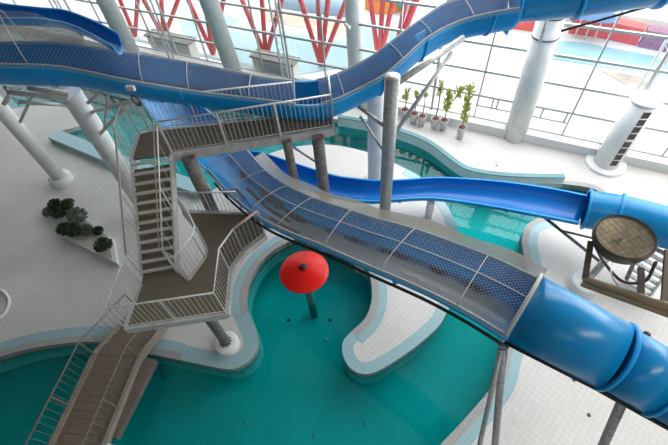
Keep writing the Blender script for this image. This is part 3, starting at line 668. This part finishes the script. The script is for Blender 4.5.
for a, b in ((bl, tl), (br_, tr)): part('stringer', MB().beam(a + Vector((0, 0, -.02)), b + Vector((0, 0, -.02)), 0.05, 0.26), M_fascia, tower)
def railing(pts, parent, h=1.05, post_every=1.3, gap=0.115, mid=False, closed=False, m=M_rail, nm='railing', br=0.0065, postr=0.022, low=0.10):
    mb = MB(); up = Vector((0, 0, 1))
    mb.tube([p + up * h for p in pts], 0.024, 6); mb.tube([p + up * low for p in pts], 0.014, 5)
    if mid: mb.tube([p + up * (h * 0.9) for p in pts], 0.014, 5)
    posts = []
    for a, b in zip(pts, pts[1:]):
        L = (b - a).length; n_ = max(1, int(round(L / post_every))); nb = max(1, int(L / gap))
        for k in range(n_ + (1 if b is pts[-1] else 0)): posts.append(a.lerp(b, k / n_))
        for k in range(1, nb):
            p = a.lerp(b, k / nb); mb.tube([p + up * low, p + up * h], br, 4, cap=False)
    ra = part(nm, mb, m, parent)
    for p in posts: part('post', MB().beam(p - up * .15, p + up * h, 0.06, 0.035, up=(0.3, 1, 0)), M_rail if m is M_rail else m, ra)
    return ra
railing(P2([(173, 154), (333, 128)], ZP), tower); railing(P2([(333, 128), (331, 108)], ZP), tower)
railing(P2([(297, 115), (150, 131), (139, 134), (132, 158)], ZP), tower)
railing(P2([(141, 284), (126, 328), (226, 313), (230, 271), (243, 252)], ZL), tower)
railing(P2([(243, 252), (265, 235)], ZL), tower)
railing(P2([(177, 272), (189, 279), (205, 258), (207, 249), (197, 229), (184, 213)], ZL), tower, post_every=1.0)
railing(P2([(184, 212), (212, 213), (243, 212)], ZL), tower, h=0.9)
railing([bl, bl.lerp(tl, 1)], tower, h=1.0, gap=.2); railing([br_, tr], tower, h=1.0, gap=.42)
hr = MB().tube([bl.lerp(tl, t) + Vector((0.07, 0, 1.08)) for t in (0, 1)], 0.02, 6); part('handrail', hr, M_handrail, tower, label='tan handrail')
hr = MB().tube([br_.lerp(tr, t) + Vector((-0.12, 0, 1.0)) for t in (0, 1)], 0.02, 6); part('handrail', hr, M_handrail, tower, label='tan handrail')
part('handrail', MB().tube([p + Vector((0, 0, 1.08)) for p in P2([(243, 252), (265, 235)], ZL)], 0.024, 6), mat('pinkish_handrail', (0.55, 0.25, 0.2), 0.5), tower, label='pinkish handrail')

# ------------------------------------------------------------------ footbridge over the near pool
fb = thing('footbridge', 'brown stepped footbridge with steel railings over the near pool at lower left', 'footbridge', at(125, 330))
zz = [0.02, 0.5, 0.75]
Lp = [at(138, 308, .03), at(96, 355, .5), at(42, 468, .75)]; Rp = [at(176, 312, .03), at(141, 358, .5), at(95, 470, .75)]
def flight(a, b, c, d, n_, nm='tread', step=True):
    for i in range(n_):
        p0, p1, p2, p3 = a.lerp(c, i / n_), b.lerp(d, i / n_), b.lerp(d, (i + .94) / n_), a.lerp(c, (i + .94) / n_)
        z = p0.z + (c.z - a.z) / n_ if step else (p0.z + p3.z) / 2
        q = [Vector((p.x, p.y, z)) for p in (p0, p1, p2, p3)]
        part(nm, MB().hexa([p - Vector((0, 0, .05)) for p in q], q), M_tread, fb)
M_tread = mat('brown_composite_tread', (0.20, 0.155, 0.115), 0.75, noise=0.12, nscale=9)
flight(Lp[0], Rp[0], Lp[1], Rp[1], 5); flight(Lp[1], Rp[1], Lp[2], Rp[2], 15)
M_string = mat('weathered_beige_stringer', (0.30, 0.255, 0.21), 0.6, noise=0.1)
for Q in (Lp, Rp):
    mb = MB()
    for a, b in zip(Q, Q[1:]): mb.beam(a, b, 0.10, 0.22)
    part('stringer', mb, M_string, fb)
M_brrail = mat('brown_grey_rail', (0.22, 0.20, 0.19), 0.5, 0.2)
outl = [Lp[0], Lp[1], Lp[2]]
railing([p + Vector((0, 0, .1)) for p in Lp], fb, h=0.85, gap=0.17, post_every=1.8, m=M_brrail, br=0.008)
railing([p + Vector((0, 0, .1)) for p in Rp], fb, h=0.85, gap=0.17, post_every=1.8, m=M_brrail, br=0.008)
a, b = at(152, 360, .35), at(112, 438, .5)
part('side_box', MB().beam(a, b, 0.35, 0.22), mat('brown_side_panel', (0.15, 0.125, 0.105), 0.6, noise=0.1), fb)
for p in (Lp[1], Rp[1], Lp[1].lerp(Lp[2], .8), Rp[1].lerp(Rp[2], .8)): part('leg', MB().tube([(p.x, p.y, BZ), (p.x, p.y, p.z)], 0.06, 8), M_steel, fb)

# ------------------------------------------------------------------ mushroom fountain
pc = at(304, 271, 1.75); p0 = Vector((pc.x, pc.y, BZ))
mf = thing('mushroom_fountain', 'red mushroom shaped water fountain standing in the round teal pool bay', 'fountain', p0)
part('stem', MB().tube([p0, pc], 0.13, 16), mat('dark_teal_stem', (0.05, 0.16, 0.17), 0.4), mf)
prof = [(0.05, 0.22), (0.10, 0.22)]; prof += [(0.144 + (0.72 - .144) * (t - 2) / 8, 0.205 * (1 - ((t - 2) / 8) ** 1.35)) for t in range(2, 11)] + [(0.735, -0.03), (0.70, -0.05), (0.3, 0.02), (0.1, 0.02)]
part('cap', MB().lathe(pc, prof, 40), M_red, mf)
part('nozzle_hole', MB().lathe(pc + Vector((0, 0, .17)), [(0.12, 0), (0.12, .07), (0.001, .07)], 20), M_black, mf)

# ------------------------------------------------------------------ potted trees by the windows
def leaves(mb, c, n_, sp, L, rnd, up=0.4):
    for k in range(n_):
        a = rnd.uniform(0, 6.28); e = rnd.uniform(0.2, 1.3); d = Vector((math.cos(a) * math.cos(e), math.sin(a) * math.cos(e), math.sin(e) * 1.0 + up)).normalized()
        p = c + Vector((rnd.gauss(0, sp[0]), rnd.gauss(0, sp[0]), rnd.uniform(-sp[1], sp[1])))
        s_ = d.orthogonal().normalized() * L * 0.17; m_ = p + d * L * .5; t = p + d * L
        th = d.cross(s_).normalized() * 0.006
        mb.add([p, m_ + s_, t, m_ - s_, m_ + th], [(0, 1, 4), (1, 2, 4), (2, 3, 4), (3, 0, 4)])
plants = [((404, 119), (406, 89.5), 1, 'small potted tree with yellow-green crown, beside the thick steel post'), ((413.5, 123), (418, 92), 0, 'bare slender potted tree, second from the left in the window row'),
          ((421, 125.5), (423.5, 91), 0, 'slender potted tree with brown stem, third from the left in the window row'), ((434, 128), (441, 82), 2, 'tall thin reddish potted tree, fourth from the left in the window row'),
          ((442.5, 129.5), (447, 87), 3, 'forked bushy green potted tree in the window row'), ((459.5, 138), (463, 87), 4, 'tall bushy yellow-green potted tree at the right end of the window row')]
for i, (b, tp_px, kind, lb) in enumerate(plants):
    B = at(*b); B = Vector((B.x, B.y - 0.0, 0)); h = ztop(B, *tp_px); rnd = random.Random(i)
    t_ = thing('potted_tree', lb, 'potted plant', B, 'potted trees along the window')
    ph = 0.55 if kind < 4 else 0.62
    part('pot', MB().lathe(B, [(0.001, 0), (0.13, 0), (0.19, ph), (0.17, ph), (0.16, ph - .05), (0.001, ph - .05)], 4 if False else 20), M_pot, t_)
    part('soil', MB().lathe(B + Vector((0, 0, ph - .04)), [(0.165, 0), (0.08, .03), (0.001, .04)], 16), M_soil, t_)
    stem = crom([B + Vector((0, 0, ph - .05)), B + Vector((0.03, .02, (ph + h) / 2)), B + Vector((0.0, 0, h - .15))], 4)
    part('stem', MB().tube(stem, 0.022 if kind != 2 else 0.03, 6), M_trunk, t_)
    lf = MB()
    if kind == 1: leaves(lf, B + Vector((0, 0, h - .35)), 50, (0.06, .3), 0.24, rnd)
    if kind == 0: leaves(lf, B + Vector((0, 0, h - .2)), 30, (0.04, .15), 0.22, rnd)
    if kind == 2: leaves(lf, B + Vector((0, 0, h - .35)), 45, (0.03, .35), 0.2, rnd)
    if kind == 3:
        leaves(lf, B + Vector((0, 0, h - .75)), 90, (0.045, .5), 0.24, rnd); leaves(lf, B + Vector((0.38, 0.1, h - .3)), 45, (0.05, .25), 0.24, rnd)
        part('branch', MB().tube([B + Vector((0.02, 0, h - .9)), B + Vector((0.38, .1, h - .3))], 0.018, 6), M_trunk, t_)
    if kind == 4: leaves(lf, B + Vector((0, 0, (h + ph) / 2 + .1)), 130, (0.06, (h - ph) / 2 - .1), 0.26, rnd)
    part('foliage', lf, M_leafy, t_)

# ------------------------------------------------------------------ planting bed on the left
bed = P2([(43, 211), (54, 200), (74, 206), (96, 226), (113, 238), (118, 264), (62, 236)], 0.12)
bd = thing('planting_bed', 'low white raised bed holding round bushes on the left floor', 'planter', at(85, 228))
part('bed', MB().prism([(p.x, p.y) for p in bed], 0.0, 0.14), M_white, bd)
part('gravel', MB().prism([(p.x * .9 + bed[0].x * 0.02 + at(80, 226).x * .08, p.y * .9 + bed[0].y * 0.02 + at(80, 226).y * .08) for p in bed], 0.14, 0.165), mat('pale_gravel', (0.55, 0.52, 0.47), 0.9, noise=0.25, nscale=25), bd)
bush = [((55, 204.5), .26, 0, 'dark green bush at the top left end of the bed'), ((67.7, 204.5), .28, 0, 'dark green bush at the top of the bed, second from its left end'), ((60, 213), .26, 0, 'dark green bush below the two topmost bushes'), ((48.5, 212), .16, 1, 'small grey-green bush at the far left corner of the bed'),
        ((77, 216), .36, 1, 'large grey-green leafy bush in the middle of the bed'), ((64.5, 229), .30, 0, 'dark green bush at the lower left edge of the bed'), ((74, 230), .31, 0, 'dark green bush beside the two grey bushes in mid bed'), ((86, 230), .21, 1, 'small grey-green bush right of the dark mid bed bushes'),
        ((98, 231), .18, 0, 'smallest dark green bush, near the right edge of the bed'), ((103, 245), .33, 0, 'dark green bush at the lower right end of the bed')]
for i, ((u, v), r, g, lb) in enumerate(bush):
    c = at(u, v, 0.165 + r * 0.7); rnd = random.Random(i + 40)
    t_ = thing('round_bush', lb, 'bush', (c.x, c.y, 0.165), 'bushes in the planting bed')
    part('crown', MB().blob(c, (r * .8, r * .8, r * .6), i, 0.12, 2), M_leafg if g else M_leafd, t_)
    lf = MB()
    for k in range(170):
        a = rnd.uniform(0, 6.28); e = rnd.uniform(-0.4, 1.5); d = Vector((math.cos(a) * math.cos(e), math.sin(a) * math.cos(e), math.sin(e)))
        p = c + Vector((d.x * r * .8, d.y * r * .8, d.z * r * .6)); s_ = d.orthogonal().normalized(); s_.rotate(Matrix.Rotation(rnd.uniform(0, 6), 3, d)); w_ = 0.035 if not g else 0.05
        e_ = (d + s_ * rnd.uniform(.2, .8)).normalized() * (0.09 if not g else 0.13); sd_ = d.cross(s_).normalized() * w_
        lf.add([p - e_ * .3, p + e_ * .4 + sd_, p + e_, p + e_ * .4 - sd_], [(0, 1, 2), (0, 2, 3)])
    part('leaves', lf, M_leafg if g else M_leafd, t_)
q = crom(P2([(-4, 290), (4, 292), (10, 300), (9, 309), (3, 317), (-6, 322)], 0.01), 4)
part('curved_edge_rail', MB().tube([p + Vector((0, 0, .05)) for p in q], 0.05, 8), M_white, loc=q[0], label='white curved edging on the floor at the left border', cat='edging')

# ------------------------------------------------------------------ cabins by the left windows
M_cream = mat('cream_panel', (0.60, 0.58, 0.53), 0.6); M_slat = mat('grey_roof_slats', (0.22, 0.21, 0.19), 0.7, noise=0.2, nscale=6); M_lilac = mat('lilac_panel', (0.50, 0.50, 0.58), 0.4)
def cabin(xl, xr, ytop, lb, depth=0.6):
    y = 15.5; a = on_plane(xl, ytop, y); b = on_plane(xr, ytop + (xr - xl) * .13, y); h = (a.z + b.z) / 2; z0 = -0.35
    t_ = thing('white_cabin', lb, 'cabin', ((a.x + b.x) / 2, y + depth / 2, z0), 'cabins by the left windows')
    part('body', MB().prism([(a.x, y), (b.x, y), (b.x, y + depth), (a.x, y + depth)], z0, h), M_cream, t_)
    part('roof', MB().prism([(a.x - .08, y - .08), (b.x + .08, y - .08), (b.x + .08, y + depth + .1), (a.x - .08, y + depth + .1)], h, h + .10), M_slat, t_)
    w_ = b.x - a.x
    part('front_panel', MB().prism([(a.x + w_ * .18, y - .03), (b.x - w_ * .3, y - .03), (b.x - w_ * .3, y), (a.x + w_ * .18, y)], z0 + .3, h - .25), M_lilac, t_)
cabin(147, 187, 38, 'cream cabin with lilac front panel outside the glass, behind the netted slide at left')
cabin(252, 292, 59, 'cream cabin with grey roof outside the glass, above the upper slide in the middle')
g_ = P2([(232, 84), (250, 90), (262, 93)], 0); t_ = thing('guard_railing', 'thin steel guard railing beside the middle cabin', 'railing', g_[0]); railing(g_, t_, h=1.0, gap=.4)
# security camera on the middle column
p = at(346.5, 24, 4.0); Bc = at(357, 97); hh = 3.9
p = on_plane(345, 24, Bc.y - .5); t_ = thing('security_camera', 'small white security camera fixed to the tall grey middle column', 'camera', p)
part('camera_body', MB().beam(p, p + Vector((.28, -.12, -.06)), .10, .10), M_white, t_); part('bracket', MB().tube([p, p + Vector((.05, .3, 0))], .025, 6), M_steel, t_); part('camera_lens', MB().lathe(p, [(0.001, -.01), (.04, -.01), (.04, .01)], 10, axis=(.28, -.12, -.06)), M_black, t_)
# black rod at the top right
a, b = at(561, 31, 5.9), at(650, 6, 6.6)
t_ = thing('tie_rod', 'thin black tie rod running from the right column up to the slide tube', 'rod', a)
part('rod', MB().tube([a, b], 0.035, 8), M_black, t_); part('clevis', MB().tube([b, b + (b - a).normalized() * .5], 0.09, 8), M_black, t_)

# ------------------------------------------------------------------ floodlight on its bar, close to the camera
D = 4.1; c = far(624.5, 237, D)
ax = (Vector((0, 0, H)) - c).normalized(); ax = (ax * math.cos(0.64) + (W @ Vector((0.55, 0.83, 0))) * math.sin(0.64)).normalized()
fl_ = thing('floodlight', 'large round bronze floodlight facing up on the bar at right', 'floodlight', c)
R_ = 0.22
M_bronze = mat('bronze_housing', (0.10, 0.08, 0.06), 0.45, 0.5, noise=0.1)
part('housing', MB().lathe(c, [(R_, 0.0), (R_, -.05), (R_ * .94, -.10), (R_ * .7, -.17), (R_ * .4, -.20), (0.001, -.21)], 40, axis=ax), M_bronze, fl_)
part('rim_ring', MB().lathe(c, [(R_ * .93, .005), (R_ * 1.0, .02), (R_ * 1.04, 0), (R_ * 1.03, -.04), (R_ * .93, -.03)], 48, axis=ax), M_bronze, fl_)
mR = mat('warm_reflector', (0.74, 0.62, 0.45), 0.4, 0.15, noise=0.2, nscale=22)
part('reflector', MB().lathe(c, [(R_ * .95, -.01), (R_ * .8, -.035), (R_ * .5, -.07), (R_ * .2, -.09), (0.001, -.095)], 40, axis=ax), mR, fl_)
xx = ax.orthogonal().normalized(); yy = ax.cross(xx); gm = MB()
for k in range(-4, 5):
    o_ = k * R_ * .21; L_ = math.sqrt(max(0, (R_ * .94) ** 2 - o_ ** 2))
    gm.tube([c + xx * o_ - yy * L_ + ax * .0, c + xx * o_ + yy * L_], .0018, 4); gm.tube([c + yy * o_ - xx * L_, c + yy * o_ + xx * L_], .0018, 4)
part('wire_grille', gm, mat('grille_wire', (0.30, 0.25, 0.2), 0.4, 0.6), fl_)
part('lens_glass', MB().lathe(c, [(R_ * .95, .008), (R_ * .5, .016), (0.001, .02)], 32, axis=ax), glass_mat('lens_glass', (0.9, 0.88, 0.84), 0.10, 0.1), fl_)
part('bulb', MB().lathe(c - ax * .095, [(.02, 0), (.03, .03), (.02, .06), (0.001, .07)], 16, axis=ax), M_fascia, fl_)
b0, b1 = far(585, 279, D + .05), far(700, 318, D - .35)
yk = MB().tube(crom([far(596, 247, D), far(604, 262, D + .25), far(622, 281, D + .3), far(645, 281, D + .2), far(656, 262, D)], 5), .014, 8)
part('yoke', yk, M_bronze, fl_)
part('power_cable', MB().tube(crom([far(613, 262, D + .25), far(611, 272, D + .1), far(617, 284, D), far(628, 292, D - .05)], 5), .006, 6), M_steel, fl_)
bar = thing('support_bar', 'tan steel bar with uprights carrying the floodlight at the right edge', 'bar', b0)
M_tan = mat('tan_painted_steel', (0.33, 0.255, 0.17), 0.45, 0.2, noise=0.1)
part('bar', MB().tube([b0, b1], 0.034, 12), M_tan, bar); part('bar', MB().tube([b0 + Vector((0.0, -.03, -.04)), b1 + Vector((0, -.03, -.04))], 0.026, 10), M_tan, bar)
for (u, v, d_), (u2, v2, e_) in [((585, 279, D + .04), (591, 241, D + .0)), ((641, 298, D - .15), (641, 268, D + .05)), ((664, 306, D - .22), (668, 250, D - .2))]:
    part('upright', MB().beam(far(u, v, d_), far(u2, v2, e_), .045, .02), M_bronze, bar)

# steel steps behind the floodlight
st_ = thing('steel_steps', 'grey open steel steps behind the floodlight at the right edge', 'stairs', at(645, 280))
A0, A1, C0, C1 = at(626, 280, .1), at(650, 296, .1), at(652, 222, 1.9), at(690, 240, 1.9)
for k in range(10):
    f_ = k / 9; a = A0.lerp(C0, f_); b = A1.lerp(C1, f_); part('tread', MB().beam(a, b, .16, .035), M_steel, st_)
part('stringer', MB().beam(A0, C0, .04, .18), M_darksteel, st_); part('stringer', MB().beam(A1, C1, .04, .18), M_white, st_)
for (u, v, r_, lb) in [(646.5, 334.5, .10, 'small black ball on the white floor above the covered tube')]:
    c = at(u, v, r_); t_ = thing('black_ball', lb, 'ball', (c.x, c.y, 0)); part('ball', MB().lathe(c, [(r_ * math.sin(math.pi * k / 12), -r_ * math.cos(math.pi * k / 12)) for k in range(13)], 20), M_black, t_); part('valve', MB().lathe(c + Vector((0, 0, r_)), [(.02, -.01), (.015, .006), (.001, .006)], 8), M_redout, t_)
for i, (u, v, lb) in enumerate([(614, 297, 'below the floodlight bar'), (496.5, 165.5, 'on the floor between the lagoon wall and the windows')]):
    c = at(u, v); part('floor_drain', MB().lathe(c, [(0.05, 0), (0.05, .012), (0.001, .014)], 12), M_redout, loc=c, label='tiny red floor cap ' + lb, cat='floor cap')
for i, (u, v, lb) in enumerate([(574, 380, 'nearest the slide tube'), (589, 415, 'near the lower right corner'), (520, 345, 'beside the end of the netting')]):
    c = at(u, v); part('floor_drain', MB().lathe(c, [(0.05, 0), (0.05, .012), (0.001, .014)], 12), M_darksteel, loc=c, label='small dark floor drain ' + lb, cat='floor drain')
PLC = ['below left of the mushroom', 'near the white peninsula tip', 'below the mushroom', 'between the mushroom and the peninsula', 'in open water right of the footbridge', 'at the bottom edge of the picture', 'at the bottom, below the peninsula tip']
for i, (u, v) in enumerate([(269, 315), (326, 340), (289, 320), (330, 320), (246, 423), (314, 435), (365, 423)]):
    c = at(u, v, BZ); lt = i in (0, 1, 4, 5, 6)
    part('pool_inlet', MB().lathe(c, [(0.07, 0), (0.07, .012), (0.001, .014)], 12), M_band if lt else M_darksteel, loc=c, label=('small pale' if lt else 'small dark') + ' round inlet on the pool floor, ' + PLC[i], cat='pool inlet', group='pool floor inlets')
